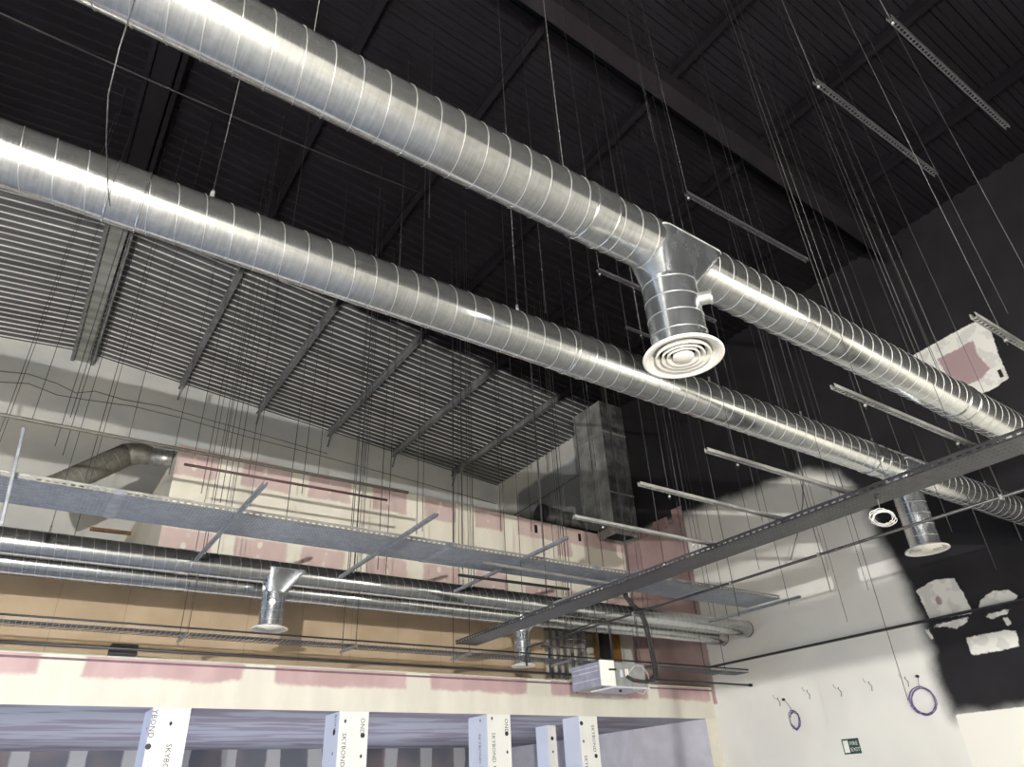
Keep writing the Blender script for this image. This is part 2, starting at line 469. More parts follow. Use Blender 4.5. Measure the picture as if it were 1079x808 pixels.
mb = MB(); mb.box(XM, YM+0.01, 6.2, XM+0.12, YB, 8.95); struct('wall_upper_box_side', mb, M['cream'])
# tan recess wall below it
mb = MB(); mb.box(XL, YM+0.0, 3.9, 12.45, YM+0.12, 6.2); struct('wall_recess', mb, M['tan'])
mb = MB(); mb.box(XL, YM, 6.0, XM, YB, 6.2); mb.box(XM, YM+0.01, 6.0, XW, YB, 6.19); struct('ceiling_lower_slab', mb, M['studm'])
mb = MB(); mb.box(12.45, 17.6, 3.9, XW, 17.7, 6.1); struct('wall_recess_end', mb, M['cream'])
mb = MB(); mb.box(14.75, 16.9, 3.9, 15.75, 17.0, 6.1); struct('trim_1', mb, M['ochre'])

# fascia over the openings
ZO, ZT = 3.2, 3.95
FP = [(-2.0,0.5),(1.12,3.66),(4.2,6.9),(7.45,9.9),(10.6,13.6),(14.0,15.9)]
FR = [(a, b, 3.63, 4.3) for a, b in FP]+[(-6,-2.6,3.63,4.3)]
def fa1(u, v):
    return (max(sd_rect(u, v, r) for r in FR), -1, 0)
wall_grid('wall_fascia', (0,YF,0), (1,0,0), (0,0,1), frange(XL, XW, 0.06), frange(ZO, ZT, 0.05), fa1, M['fascia'])
mb = MB(); mb.box(XL, YF-0.015, ZT-0.01, XW, YF+0.12, ZT+0.015); struct('trim_2', mb, M['edge'])
mb = MB(); mb.box(XL, YF-0.012, ZT-0.085, XW, YF-0.002, ZT-0.05); struct('trim_3', mb, M['mauve'])
mb = MB(); mb.box(XL, YF+0.005, ZO, 15.6, 22.9, ZO+0.1); struct('ceiling_lower', mb, M['soffit'])
mb = MB(); mb.box(XL, YF+0.13, 3.8, XW, YM, 3.9); struct('ceiling_lower_top', mb, M['tan'])
mb = MB(); mb.box(XL, 22.9, 0, 15.6, 23.0, ZO); struct('wall_lower_back', mb, M['inner'])
mb = MB(); mb.box(15.6, YF+0.005, 0, 15.99, 22.9, ZO+0.3); struct('wall_lower_right', mb, M['lilac'])
mb = MB(); mb.box(15.58, YF-0.002, 0, 15.995, YF+0.004, ZO); struct('wall_lower_pier', mb, M['cream'])

# ================================================================== ROOF STEEL
g = 'steel purlins under the roof deck'
ords = ['first','second','third','fourth','fifth']
for i, x in enumerate((2.75, 5.48, 8.22, 10.95, 13.7)):
    z = roofz(x)-0.045; mb = MB()
    mb.box(x-0.07, YS, z-0.02, x+0.07, YB-0.01, z)
    mb.box(x-0.012, YS, z-0.22, x+0.012, YB-0.01, z-0.02)
    mb.box(x-0.07, YS, z-0.245, x+0.07, YB-0.01, z-0.22)
    o = mb.build('roof_purlin', M['purlin'])
    tag(o, f'{ords[i]} steel roof purlin to the right of the wide ridge beam', 'beam', g)
    # angled end cleat at the back wall
    c = MB(); c.bar((x, YB-0.05, z-0.7), (x, YB-0.35, z-0.2), 0.06, 0.04)
    c.build('end_brace', M['purlin'], o)
r = empty('ridge_beam', (-0.32, 10, ZR-0.4), 'wide grey ridge beam with dark flanges running to the back wall', 'beam')
mb = MB(); mb.box(-0.53, YS, 14.68, -0.12, YB-0.01, 14.74); part(mb, 'soffit_panel', M['ridge'], r)
for x in (-0.6, -0.03):
    mb = MB(); mb.box(x-0.05, YS, 14.62, x+0.05, YB-0.01, 14.66); mb.box(x-0.015, YS, 14.66, x+0.015, YB-0.01, 15.03)
    part(mb, 'flange', M['purlin'], r)
mb = MB()
mb.bar((XR, 5.45, roofz(XR)-0.5), (XW-0.02, 5.45, roofz(XW)-0.5), 0.34, 0.45)
mb.bar((XL, 5.45, roofz(XL)-0.5), (XR, 5.45, roofz(XR)-0.5), 0.34, 0.45)
tag(mb.build('roof_rafter', M['rafter']), 'broad black roof rafter crossing the dark ceiling', 'beam')

# ================================================================== SPIRAL DUCTS
def helix(mb, x0, x1, y, z, R, pitch, w=0.0036, h=0.0038, n=28, skip=()):
    steps = int((x1-x0)/pitch*n); base = len(mb.v)
    for i in range(steps+1):
        x = x0+(x1-x0)*i/steps; a = 2*PI*i/n
        c, s = math.cos(a), math.sin(a)
        for dx, rr in ((-w, R-0.002), (-w*0.45, R+h), (w*0.45, R+h), (w, R-0.002)):
            mb.v.append((x+dx, y+c*rr, z+s*rr))
    for i in range(steps):
        for k in range(3):
            a = base+i*4+k; mb.f.append((a, a+1, a+5, a+4)); mb.sm.append(False)
def pipe_x(mb, x0, x1, y, z, R, n=56, segs=1):
    mb.tube([(x0+(x1-x0)*i/segs, y, z) for i in range(segs+1)], R, n, caps=False)
def diffuser(root, c, R, mat=None, full=True):
    """round multi-cone ceiling diffuser, face down at c"""
    mb = MB()
    mb.lathe([(R*0.60, 0.05), (R*0.72, 0.035), (R*0.97, 0.012), (R, 0.0), (R, -0.012), (R*0.96, -0.014), (R*0.80, 0.004), (R*0.72, 0.03)], c, 48)
    d = part(mb, 'diffuser', mat or M['white'], root)
    for q, (a, b) in enumerate(((0.66,0.56),(0.51,0.42),(0.38,0.30),(0.265,0.0))):
        m2 = MB(); dz = 0.006*(q)
        if b > 0: m2.lathe([(R*a, -0.004+0.03), (R*(a+0.035), -0.008), (R*(a+0.02), -0.014), (R*b, 0.03), (R*b, 0.036)], c, 48)
        else: m2.lathe([(R*a*0.9, 0.03), (R*a, -0.008), (R*a*0.86, -0.014), (0.001, -0.010)], c, 36)
        part(m2, 'cone_ring', mat or M['white'], d)
    m3 = MB(); m3.lathe([(R*0.60, 0.06), (0.001, 0.06)], c, 32); part(m3, 'throat', M['hole'], d)
    return d
def drop(root, x, y, zax, R, zbot, r, rd, port=True, side=1):
    """saddle tap below the duct, short vertical spiral pipe and diffuser"""
    n = 64; rings = []
    xa, xb = x-r*1.02, x+r+R*1.35; yb_ = R+0.018; zt = zax+0.18*R; zb = zax-R-0.15
    xc = (xa+xb)/2; hx = (xb-xa)/2
    for t in (0.0, 0.12, 1.0):
        ring = []
        for k in range(n):
            a = 2*PI*k/n; c, s = math.cos(a), math.sin(a)
            q = 1.0/max(abs(c), abs(s))
            q = q*0.93 if q > 1.3 else q
            top = Vector((xc+hx*c*q, y+yb_*s*q, zt))
            bot = Vector((x+c*r, y+s*r, zb))
            tt = 0 if t == 0.12 else t
            pt = top.lerp(bot, tt)
            if t == 0.12: pt.z -= 0.03
            ring.append(pt)
        rings.append(ring)
    mb = MB(); base = 0
    for ring in rings: mb.v += [tuple(p) for p in ring]
    for i in range(2):
        for k in range(n):
            mb.f.append((i*n+k, (i+1)*n+k, (i+1)*n+(k+1) % n, i*n+(k+1) % n)); mb.sm.append(True)
    b = part(mb, 'branch_saddle', M['drop'], root)
    mb = MB(); mb.tube([tuple(p) for p in rings[0]], 0.006, 6, closed=True); part(mb, 'saddle_rim', M['seam'], b)
    mb = MB(); z1 = zax-R-0.15
    mb.tube([(x, y, z1), (x, y, zbot+0.03)], r, 48, caps=False)
    p = part(mb, 'branch_pipe', M['drop'], root)
    mb = MB(); z = z1-0.01
    k = 0
    while z > zbot+0.06:
        pts = [(x+(r+0.002)*math.cos(2*PI*i/36), y+(r+0.002)*math.sin(2*PI*i/36), z+0.03*math.sin(2*PI*i/36+0.7)) for i in range(36)]
        mb.tube(pts, 0.0032, 5, closed=True); z -= max(0.14, R*0.72); k += 1
    part(mb, 'spiral_seam', M['seam'], p)
    if port:
        mb = MB(); a = -1.05 if side > 0 else -1.9
        d = Vector((math.cos(a), math.sin(a), -0.1)).normalized(); c = Vector((x, y, z1-0.17))
        q0 = c+d*(r*0.8); q1 = c+d*(r+0.085)
        mb.tube([q0, q1], 0.05, 20, caps=False); mb.tube([q1-d*0.012, q1], 0.058, 20, caps=False)
        mb.tube([q0, q1-d*0.03], 0.044, 20, caps=True)
        part(mb, 'damper_port', M['seam'], p)
    diffuser(root, (x, y, zbot), rd)
def duct(name, label, x0, x1, y, z, R, pitch, couplings=(), end_open=False):
    root = empty(name, (x0, y, z), label, 'duct')
    mb = MB(); pipe_x(mb, x0, x1, y, z, R, 64, 6)
    part(mb, 'pipe', M['duct'], root)
    mb = MB(); helix(mb, x0+0.05, x1-0.03, y, z, R, pitch, *((0.0036, 0.0038) if y < 8 else (0.003, 0.0026)))
    part(mb, 'spiral_seam', M['seam'], root)
    for c in couplings:
        mb = MB(); pipe_x(mb, c-0.10, c+0.10, y, z, R+0.006, 56)
        for e in (-0.1, 0.1): mb.tube([(c+e, y+(R+.006)*math.cos(2*PI*i/40), z+(R+.006)*math.sin(2*PI*i/40)) for i in range(40)], 0.007, 5, closed=True)
        part(mb, 'coupling', M['duct'], root)
    if end_open:
        mb = MB(); mb.tube([(x1-0.004, y, z), (x1, y, z)], R*0.97, 40); part(mb, 'end_cap', M['casing'], root)
        mb = MB(); mb.tube([(x1, y+R*math.cos(2*PI*i/40), z+R*math.sin(2*PI*i/40)) for i in range(40)], 0.010, 6, closed=True)
        part(mb, 'end_ring', M['black'], root)
    return root
def d1y(x): return 2.69+0.0189*x
D1 = duct('spiral_duct', 'nearest and topmost long silver spiral duct, with one big round diffuser hanging under it', -6.5, 15.85, 2.75, 5.30, 0.212, 0.172, (2.78, -2.2, 8.3))
drop(D1, 3.52, 2.75, 5.30, 0.212, 4.30, 0.205, 0.292)
D1.location.y = d1y(-6.5); D1.rotation_euler.z = math.atan(0.0189)
D2 = duct('spiral_duct', 'second long silver spiral duct from the top, crossing below the nearest one', -8.5, 15.9, 4.33, 5.33, 0.212, 0.186, (-0.1, 3.9, 9.0))
drop(D2, 9.66, 4.33, 5.33, 0.212, 4.17, 0.185, 0.27, port=False)
D3 = duct('spiral_duct', 'front pipe of the far spiral duct pair, carrying a drop with small diffuser', -8.5, 15.7, 12.05, 5.12, 0.195, 0.165, (2.0, 8.0), end_open=True)
drop(D3, 3.5, 12.05, 5.12, 0.195, 4.20, 0.19, 0.29, side=-1)
D4 = duct('spiral_duct', 'rear pipe of the far spiral duct pair, above the plasterboard fascia', -8.5, 15.6, 12.8, 5.04, 0.195, 0.165, (1.0, 9.5), end_open=True)
drop(D4, 9.1, 12.8, 5.04, 0.195, 4.02, 0.17, 0.25, port=False)

# ================================================================== RODS
ROD_N = 0
def rod(x, y, z0, label, z1=None, r=0.0065, foot=True, group=None):
    global ROD_N
    z1 = (roofz(x)-0.02) if z1 is None else z1
    dist = math.hypot(x, y)
    r = r*0.5 if dist < 9 else (r*0.85 if dist < 13 else r)
    mb = MB(); mb.tube([(x, y, z0), (x, y, z1)], r, 6)
    o = mb.build('threaded_rod', M['rod'], loc=(x, y, z0)); tag(o, label, 'rod', group)
    if foot:
        m2 = MB(); m2.tube([(x, y, z0+0.03), (x, y, z0+0.052)], 0.013, 6)
        part(m2, 'nut', M['strut'], o)
    ROD_N += 1
    return o
def hanger(x, y, ztop, label):
    o = rod(x, y, ztop+0.09, label)
    m2 = MB(); m2.bar((x, y, ztop-0.01), (x, y, ztop+0.12), 0.03, 0.006, (0,1,0)); m2.box(x-0.03, y-0.03, ztop-0.005, x+0.03, y+0.03, ztop+0.008)
    part(m2, 'clamp_bracket', M['strut'], o)
for nm, y, zt, xs in (('nearest spiral duct', 2.75, 5.50, (-1.6, 0.6, 2.55, 6.2, 8.2)), ('second spiral duct', 4.33, 5.54, (-3.0, 0.42, 3.22, 5.9, 7.6, 9.2, 12.4))):
    for i, x in enumerate(xs):
        hanger(x, d1y(x) if y < 3 else y, zt, f'{ORD[i]} rod from the left clamped on top of the {nm}')
for nm, y, zt in (('front pipe of the far duct pair', 12.05, 5.3), ('rear pipe of the far duct pair', 12.8, 5.22)):
    for i, x in enumerate((0.1, 2.3, 4.9, 7.2, 9.8, 12.1, 14.4)):
        hanger(x+(0.35 if 'rear' in nm else 0), y, zt, f'{ORD[i]} rod from the left holding the {nm}')

# ================================================================== STRUTS
def strut(p0, p1, name, label, group, wide=0.042, deep=0.042, mat=None, slots=True):
    """slotted C channel between two points, slotted face down"""
    p0 = Vector(p0); p1 = Vector(p1); d = (p1-p0).normalized(); L = (p1-p0).length
    r = d.cross(Vector((0,0,1))).normalized(); u = r.cross(d)
    def W(a, b, c): return tuple(p0+d*a+r*b+u*c)
    mb = MB(); t = 0.004
    def bx(a0, a1, b0, b1, c0, c1):
        M4 = Matrix(((d.x, r.x, u.x, p0.x), (d.y, r.y, u.y, p0.y), (d.z, r.z, u.z, p0.z), (0,0,0,1)))
        mb.box(a0, b0, c0, a1, b1, c1, M4)
    w = wide/2
    bx(0, L, -w, -w+t, 0, deep); bx(0, L, w-t, w, 0, deep)                 # webs
    if slots:
        bx(0, L, -w, -w*0.5, 0, t); bx(0, L, w*0.5, w, 0, t)
        n = int(L/0.05)
        for i in range(n):
            bx(i*L/n, i*L/n+0.017, -w*0.5, w*0.5, 0, t)
    else: bx(0, L, -w, w, 0, t)
    bx(0, L, -w, -w+0.009, deep-t, deep); bx(0, L, w-0.009, w, deep-t, deep)
    m = p0
    o = mb.build(name, mat or M['strut'], loc=tuple(m)); tag(o, label, 'channel', group)
    return o
gx = 'short slotted channels left of the long diagonal tray'
dn = ['at the right photo edge', 'just below the nearest spiral duct', 'just below the second spiral duct', 'left of the black wall edge', 'in front of the black vertical duct']
for i, y in enumerate((1.38, 2.48, 3.82, 4.73, 5.80)):
    strut((4.93, y, 4.30), (7.42, y, 4.30), 'slotted_channel', 'slotted channel left of the diagonal tray, '+dn[i], gx)
    for q, x in enumerate((5.35, 6.85)):
        rod(x, y, 4.22, ('left' if q == 0 else 'right')+' rod of the bright channel '+dn[i])
gu = 'dark slotted channels hung high under the black ceiling'
dn2 = ['highest, in the top right corner', 'second from the top right', 'third from the top right', 'lowest, behind the nearest duct']
for i, y in enumerate((0.985, 1.72, 3.36, 4.86)):
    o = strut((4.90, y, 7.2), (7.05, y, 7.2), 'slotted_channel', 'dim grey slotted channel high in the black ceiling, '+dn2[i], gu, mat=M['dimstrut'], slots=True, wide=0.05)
    for q, x in enumerate((4.92,)):
        rod(x, y, 7.12, ('left' if q == 0 else 'right')+' rod of the high dim channel, '+dn2[i], r=0.0055)
strut((-3.6, 2.49*1.3, 7.2), (-0.9, 2.49*1.3, 7.2), 'slotted_channel', 'dim grey channel end at the top left corner of the photo', gu, mat=M['dimstrut'])
strut((7.55, 7.0, 8.6), (9.9, 7.0, 8.6), 'slotted_channel', 'faint dim channel along the black rafter in the dark ceiling', gu, mat=M['dimstrut'])
gy = 'slotted channels crossing under the wide perforated tray'
dn3 = ['first from the left', 'second from the left', 'third from the left', 'fourth from the left', 'at its right end']
for i, x in enumerate((2.10, 4.46, 6.75, 9.1, 13.72)):
    strut((x, 8.15 if i < 3 else 9.0, 5.02), (x, 11.6, 5.02), 'slotted_channel', 'slotted channel under the wide perforated tray, '+dn3[i], gy, wide=0.05, deep=0.05, mat=M['tray'])
    for q, y in enumerate((8.75 if i < 3 else 9.3, 11.0)):
        rod(x, y, 4.94, ('near' if q == 0 else 'far')+' rod of the channel under the wide tray, '+dn3[i])
rod(-1.1, 2.49*1.3, 7.12, 'thin rod holding the dim channel in the top left corner')
rod(7.9, 7.0, 8.52, 'left rod of the faint channel along the black rafter'); rod(9.5, 7.0, 8.52, 'right rod of the faint channel along the black rafter')
o = strut((-0.42, 9.5, 4.55), (-0.52, 9.5, 5.75), 'slotted_channel', 'upright perforated channel hanging at the left edge of the photo', None, wide=0.036, mat=M['tray'])

# ================================================================== CABLE TRAYS
def tray(name, label, axis, a0, a1, c0, c1, z, lip, bot, mat, cat='cable tray', joints=()):
    cx_ = (c0+c1)/2
    root = empty(name, ((a0+a1)/2, cx_, z) if axis == 0 else (cx_, (a0+a1)/2, z), label, cat)
    def B(mb, a, b, c, d, e, f):
        if axis == 0: mb.box(a, c, e, b, d, f)
        else: mb.box(c, a, e, d, b, f)
    mb = MB(); B(mb, a0, a1, c0, c1, z, z+0.004); part(mb, 'tray_bottom', bot, root)
    for s_ in (0, 1):
        mb = MB(); c = c0 if s_ == 0 else c1-0.004
        B(mb, a0, a1, c, c+0.004, z, z+lip*0.25); B(mb, a0, a1, c, c+0.004, z+lip*0.55, z+lip)
        n = int((a1-a0)/0.09)
        for i in range(n):
            a = a0+(a1-a0)*i/n; B(mb, a, a+0.04, c, c+0.004, z+lip*0.25, z+lip*0.55)
        e = -0.012 if s_ == 0 else 0.004
        B(mb, a0, a1, min(c, c+e), max(c+0.004, c+e), z+lip-0.003, z+lip)
        part(mb, 'side_rail', mat, root)
    for j in joints:
        mb = MB(); B(mb, j-0.07, j+0.07, c0-0.006, c0, z-0.004, z+lip*0.9); B(mb, j-0.07, j+0.07, c0-0.006, c1+0.006, z-0.006, z-0.001)
        part(mb, 'joint_plate', M['tray'], root)
    return root
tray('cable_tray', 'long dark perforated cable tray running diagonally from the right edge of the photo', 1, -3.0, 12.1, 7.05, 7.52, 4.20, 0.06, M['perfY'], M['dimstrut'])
tray('cable_tray', 'wide grey perforated tray hung above the far spiral duct pair', 0, -8.0, 13.9, 9.62, 10.55, 5.16, 0.07, M['perfX'], M['strut'], joints=(0.7, 5.5, 8.6, 11.6))
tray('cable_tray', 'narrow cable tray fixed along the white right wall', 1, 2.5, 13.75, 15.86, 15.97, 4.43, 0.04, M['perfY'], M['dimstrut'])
for i, y in enumerate((3.2, 6.4, 9.7)):
    for q, x in enumerate((7.02, 7.55)):
        rod(x, y+0.1, 4.18, ('left' if q == 0 else 'right')+f' rod of the {ORD[i]} rod pair along the long diagonal tray')
# wire basket tray above the fascia
root = empty('wire_basket_tray', (4, 12.65, 4.15), 'black wire basket tray running above the plasterboard fascia', 'cable tray')
x0, x1 = -8.0, 15.5; y0, y1 = 12.12, 12.52; z = 4.065
mb = MB()
for y in (y0, y1): mb.tube([(x0, y, z+0.07), (x1, y, z+0.07)], 0.016, 6); 
for y in (y0, y0+0.1, y0+0.2, y0+0.3, y1): mb.tube([(x0, y, z), (x1, y, z)], 0.005, 5)
part(mb, 'long_wires', M['black'], root)
mb = MB(); x = x0
while x < x1:
    for (a, b) in (((x, y0, z+0.07), (x, y0, z)), ((x, y0, z), (x, y1, z)), ((x, y1, z), (x, y1, z+0.07))): mb.bar(a, b, 0.008, 0.008, (1,0,0.01))
    x += 0.075
part(mb, 'cross_wires', M['tray'], root)
mb = MB()
for y in (y0+0.14, y0+0.2, y0+0.27): mb.tube([(x0+i*0.5, y+0.015*math.sin(i*1.7+y*9), z+0.02) for i in range(48)], 0.012, 6)
o = mb.build('cable_bundle', M['cableg']); tag(o, 'grey cables lying in the wire basket tray above the fascia', 'cable')
for i, x in enumerate((-0.9, 2.25, 5.0, 7.3, 9.7, 12.2, 14.5)):
    strut((x, 11.95, 4.005), (x, 12.68, 4.005), 'slotted_channel', f'{ORD[i]} short channel from the left carrying the black wire basket tray', 'short channels under the wire basket tray')
    for q, y in enumerate((12.0, 12.62)):
        rod(x, y, 3.96, ('near' if q == 0 else 'far')+f' rod of the {ORD[i]} short channel under the wire basket tray')
# black pipe below the basket
mb = MB(); mb.tube([(-8, 12.42, 3.83), (15.82, 12.42, 3.83)], 0.022, 8)
r = mb.build('black_pipe', M['conduit'], loc=None); tag(r, 'black pipe running just below the wire basket tray', 'pipe')
mb = MB(); mb.tube([(15.82, 12.42, 3.83), (15.9, 12.42, 3.83)], 0.04, 10); mb.build('end_cap', M['conduit'], r)
# conduits
def cond(pts, rad, name, label, cat='pipe', mat=None, group=None, n=8):
    mb = MB(); mb.tube(pts, rad, n); o = mb.build(name, mat or M['conduit']); tag(o, label, cat, group); return o
c = cond([(8.58, -2, 4.20), (8.58, 11.9, 4.20), (8.58, 11.95, 4.14), (8.58, 11.95, 3.86)], 0.02, 'black_conduit', 'long thin black conduit parallel to the diagonal cable tray')
for y in (2.9, 5.2, 6.7, 8.8, 11.2):
    mb = MB(); mb.box(8.553, y-0.015, 4.175, 8.607, y+0.015, 4.225); mb.build('pipe_clip', M['strut'], c)
for i, y in enumerate((2.9, 5.2, 6.7, 8.8)):
    rod(8.62, y, 3.72 if i < 4 else 4.1, f'{ORD[i]} bright rod along the long black conduit from its near end', foot=False, r=0.0075)
c = cond([at(0,438,1,12.0)+Vector((-6,0,-0.0)), at(430,519,1,12.0)], 0.033, 'steel_pipe', 'long brown grey pipe crossing before the back wall and pink box', mat=M['greybrown'])
c = cond([at(194,489,1,12.0), at(408,527,1,12.0)], 0.026, 'steel_pipe', 'shorter dark reddish pipe just below the long pipe, across the pink box', mat=M['redbrown'])
for i, u in enumerate((33, 135, 236, 335)):
    p = at(u, 0, 1, 12.0); 
    q = at(u, 438+ (u*0.188), 1, 12.0); rod(q.x, 12.0, q.z, f'{ORD[i]} rod from the left holding the long brown grey pipe')
# short pieces under the wide tray (right part)
strut(tuple(at(509,594,2,4.95)), tuple(at(643,616,2,4.95)), 'slotted_channel', 'thin bright channel just below the wide perforated tray near its middle', None, mat=M['strut'])
strut(tuple(at(483,607,2,5.0)), tuple(at(600,622,2,5.0)), 'slotted_channel', 'thin dark channel just above the far spiral duct pair near its middle', None, mat=M['black'])

# ================================================================== AC UNIT
ux0, ux1, uy0, uy1, uz0, uz1 = 9.90, 11.12, 11.3, 12.2, 3.46, 3.92
u = empty('fan_coil_unit', (10.5, 11.75, 3.46), 'boxy grey fan coil unit with white front panel hung under the diagonal tray', 'air conditioner')
mb = MB(); mb.box(ux0, uy0, uz0, ux1, uy1, uz1); part(mb, 'casing', M['casing'], u)
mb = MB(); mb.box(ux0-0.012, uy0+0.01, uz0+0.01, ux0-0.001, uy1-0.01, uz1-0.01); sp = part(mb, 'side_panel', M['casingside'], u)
mb = MB()
for k_ in (0.30, 0.62, 0.80): mb.box(ux0-0.016, uy0+0.05, uz0+0.46*k_, ux0-0.012, uy1-0.05, uz0+0.46*k_+0.012)
part(mb, 'panel_seam', M['line'], sp)
mb = MB(); mb.box(ux0-0.01, uy0-0.03, uz0-0.0, ux0+0.36, uy0-0.001, uz1+0.02); part(mb, 'front_panel', M['whitepl'], u, 'bright white front panel')
mb = MB(); mb.box(ux0+0.3, uy0-0.05, uz0-0.03, ux1+0.04, uy1-0.2, uz0-0.001); part(mb, 'drain_pan', M['line'], u)
mb = MB(); mb.box(ux0+0.66, uy0-0.004, uz0+0.2, ux0+0.76, uy0-0.001, uz0+0.34); part(mb, 'sticker', M['paper'], u, 'white sticker')
mb = MB(); mb.box(ux0+0.52, uy0-0.004, uz0+0.18, ux0+0.60, uy0-0.001, uz0+0.32); part(mb, 'sticker', M['line'], u)
mb = MB(); mb.box(ux0+0.96, uy0-0.004, uz0+0.08, ux0+1.04, uy0-0.001, uz0+0.16); part(mb, 'sticker', M['sticker'], u, 'orange red sticker')
mb = MB(); mb.tube([(ux0+0.2, uy0-0.05, uz0+0.30), (ux0+0.38, uy0-0.05, uz0+0.31)], 0.018, 8); part(mb, 'mounting_bolt', M['black'], u)
mb = MB(); mb.lathe([(0.001,0),(0.03,0),(0.03,-0.05),(0.001,-0.05)], (ux0+0.62, uy0+0.15, uz0-0.03), 12); part(mb, 'drain_spigot', M['black'], u)
for x in (ux0+0.05, ux1-0.05):
    for y in (uy0+0.04, uy1-0.06):
        rod(x, y, 3.5 if x > 10.5 else 3.42, ('near' if y < 11.8 else 'far')+' '+('left' if x < 10.5 else 'right')+' corner rod of the hanging fan coil unit', r=0.008)
for i, dx in enumerate((0.0, 0.075)):
    cond([(10.82+dx, 11.32, 5.62), (10.84+dx, 11.32, 5.3), (11.0+dx, 11.32, 5.14), (11.22+dx, 11.32, 5.0), (11.31+dx, 11.32, 4.8), (11.35+dx, 11.3, 4.4), (11.39+dx, 11.28, 3.95), (11.34+dx, 11.24, 3.72), (11.2+dx, 11.22, 3.6), (11.0, 11.2, 3.56), (10.7, 11.22, 3.58), (10.58, 11.28, 3.66)],
         0.034-0.006*i, 'insulated_hose', ('thicker' if i == 0 else 'thinner')+' black insulated hose curving down to the fan coil unit', 'hose', M['rubber'])
cond([at(604,664,2,4.75), at(636,652,2,4.75), at(641,656,1,11.24), (at(641,656,1,11.24).x, 11.24, 3.95)], 0.018, 'black_conduit', 'black conduit bent down onto the fan coil unit')
cond([(9.42, 12.3, 4.35), (9.42, 12.3, 3.83)], 0.02, 'black_conduit', 'short upright black conduit left of the fan coil unit')
cond([(9.15, 12.2, 4.32), (10.35, 12.2, 4.32), (10.35, 12.2, 4.52), (9.85, 12.2, 4.5)], 0.018, 'black_conduit', 'bent black conduit loop behind the rear duct drop')
mb = MB(); mb.tube([(10.6,11.22,3.72),(10.75,11.2,3.86),(10.95,11.2,3.86),(11.1,11.2,3.72),(11.12,11.2,3.5),(10.9,11.2,3.32),(10.7,11.2,3.36),(10.62,11.2,3.44)], 0.006, 5)
tag(mb.build('thin_wire', M['cablew']), 'thin pale wire looping round the front of the fan coil unit', 'wire')

# studs and dark posts in the recess at right
for i, (x, w, m, lb) in enumerate(((12.7,.05,'studm','first'),(12.95,.05,'studm','second'),(13.2,.05,'studm','third'),(13.45,.05,'studm','fourth'))):
    mb = MB(); mb.box(x, YM+0.02, 3.9, x+w, YM+0.1, 6.0)
    tag(mb.build('metal_stud', M[m]), f'{lb} grey metal stud from the left in the recess beside the tan wall', 'stud', 'metal studs in the recess')
for i, (x, lb) in enumerate(((13.72, 'left'), (14.55, 'right'))):
    mb = MB(); mb.box(x, YM-0.1, 3.9, x+(0.16 if i == 0 else 0.3), YM+0.1, 6.0)
    tag(mb.build('dark_post', M['studm' if i == 0 else 'black']), f'{lb} dark upright post in the recess behind the fan coil unit', 'post', 'dark posts in the recess')

# ================================================================== VERTICAL DUCT, FLEX, ELBOW
v = empty('vertical_duct', (15.4, 16.2, 8.9), 'tall square sheet metal duct in the corner, left face grey and front face black', 'duct')
vx0, vx1, vy0, vy1, vz0, vz1 = 14.9, 15.93, 15.62, 17.08, 8.97, 13.42
mb = MB(); mb.face([(vx0,vy0,vz0),(vx0,vy0,vz1),(vx0,vy1,vz1),(vx0,vy1,vz0)]); mb.face([(vx0,vy1,vz0),(vx0,vy1,vz1),(vx1,vy1,vz1),(vx1,vy1,vz0)])
mb.face([(vx1,vy0,vz0),(vx1,vy1,vz0),(vx1,vy1,vz1),(vx1,vy0,vz1)])
part(mb, 'duct_wall', M['foilfront'], v, 'grey metal side')
mb = MB(); mb.face([(vx0,vy0,vz0),(vx1,vy0,vz0),(vx1,vy0,vz1),(vx0,vy0,vz1)]); part(mb, 'painted_wall', M['paintedduct'], v, 'black painted front side')
for z in (10.05, 12.25):
    mb = MB(); e = 0.03
    mb.box(vx0-e, vy0-e, z-0.03, vx0, vy1+e, z+0.03); mb.box(vx0-e, vy0-e, z-0.025, vx1, vy0-0.001, z+0.02)
    part(mb, 'flange_joint', M['foil'] if z > 11 else M['foilfront'], v)
mb = MB(); q = [(vx0-0.05,vy0-0.1,8.9),(vx1,vy0-0.1,8.9),(vx1,16.38,8.9),(vx0-0.05,16.38,8.9)]
b_ = [(vx0-0.02,vy0-0.05,8.62),(vx1,vy0-0.05,8.62),(vx1,16.36,8.62),(vx0-0.02,16.36,8.62)]
for i in range(4): mb.face([q[i], q[(i+1)%4], b_[(i+1)%4], b_[i]])
part(mb, 'bottom_collar', M['foil'], v)
mb = MB(); mb.face([(vx0,vy0,8.74),(vx1,vy0,8.74),(vx1,16.36,8.74),(vx0,16.36,8.74)]); part(mb, 'open_end', M['hole'], v)
# flexible duct
root = empty('flexible_duct', (13.6, 16.95, 9.3), 'short corrugated black and silver flexible duct on top of the pink box', 'duct')
mb = MB(); pts = []; rr = []
for i in range(70):
    t = i/69; pts.append((13.1+1.75*t, 16.95, 9.42-0.12*t)); rr.append(0.27+(0.022 if i % 2 else 0))
mb.tube(pts, rr, 28); part(mb, 'corrugated_skin', M['flex'], root)
mb = MB(); mb.tube([(12.98, 16.95, 9.44), (13.14, 16.95, 9.42)], 0.31, 28); part(mb, 'end_collar', M['black'], root)
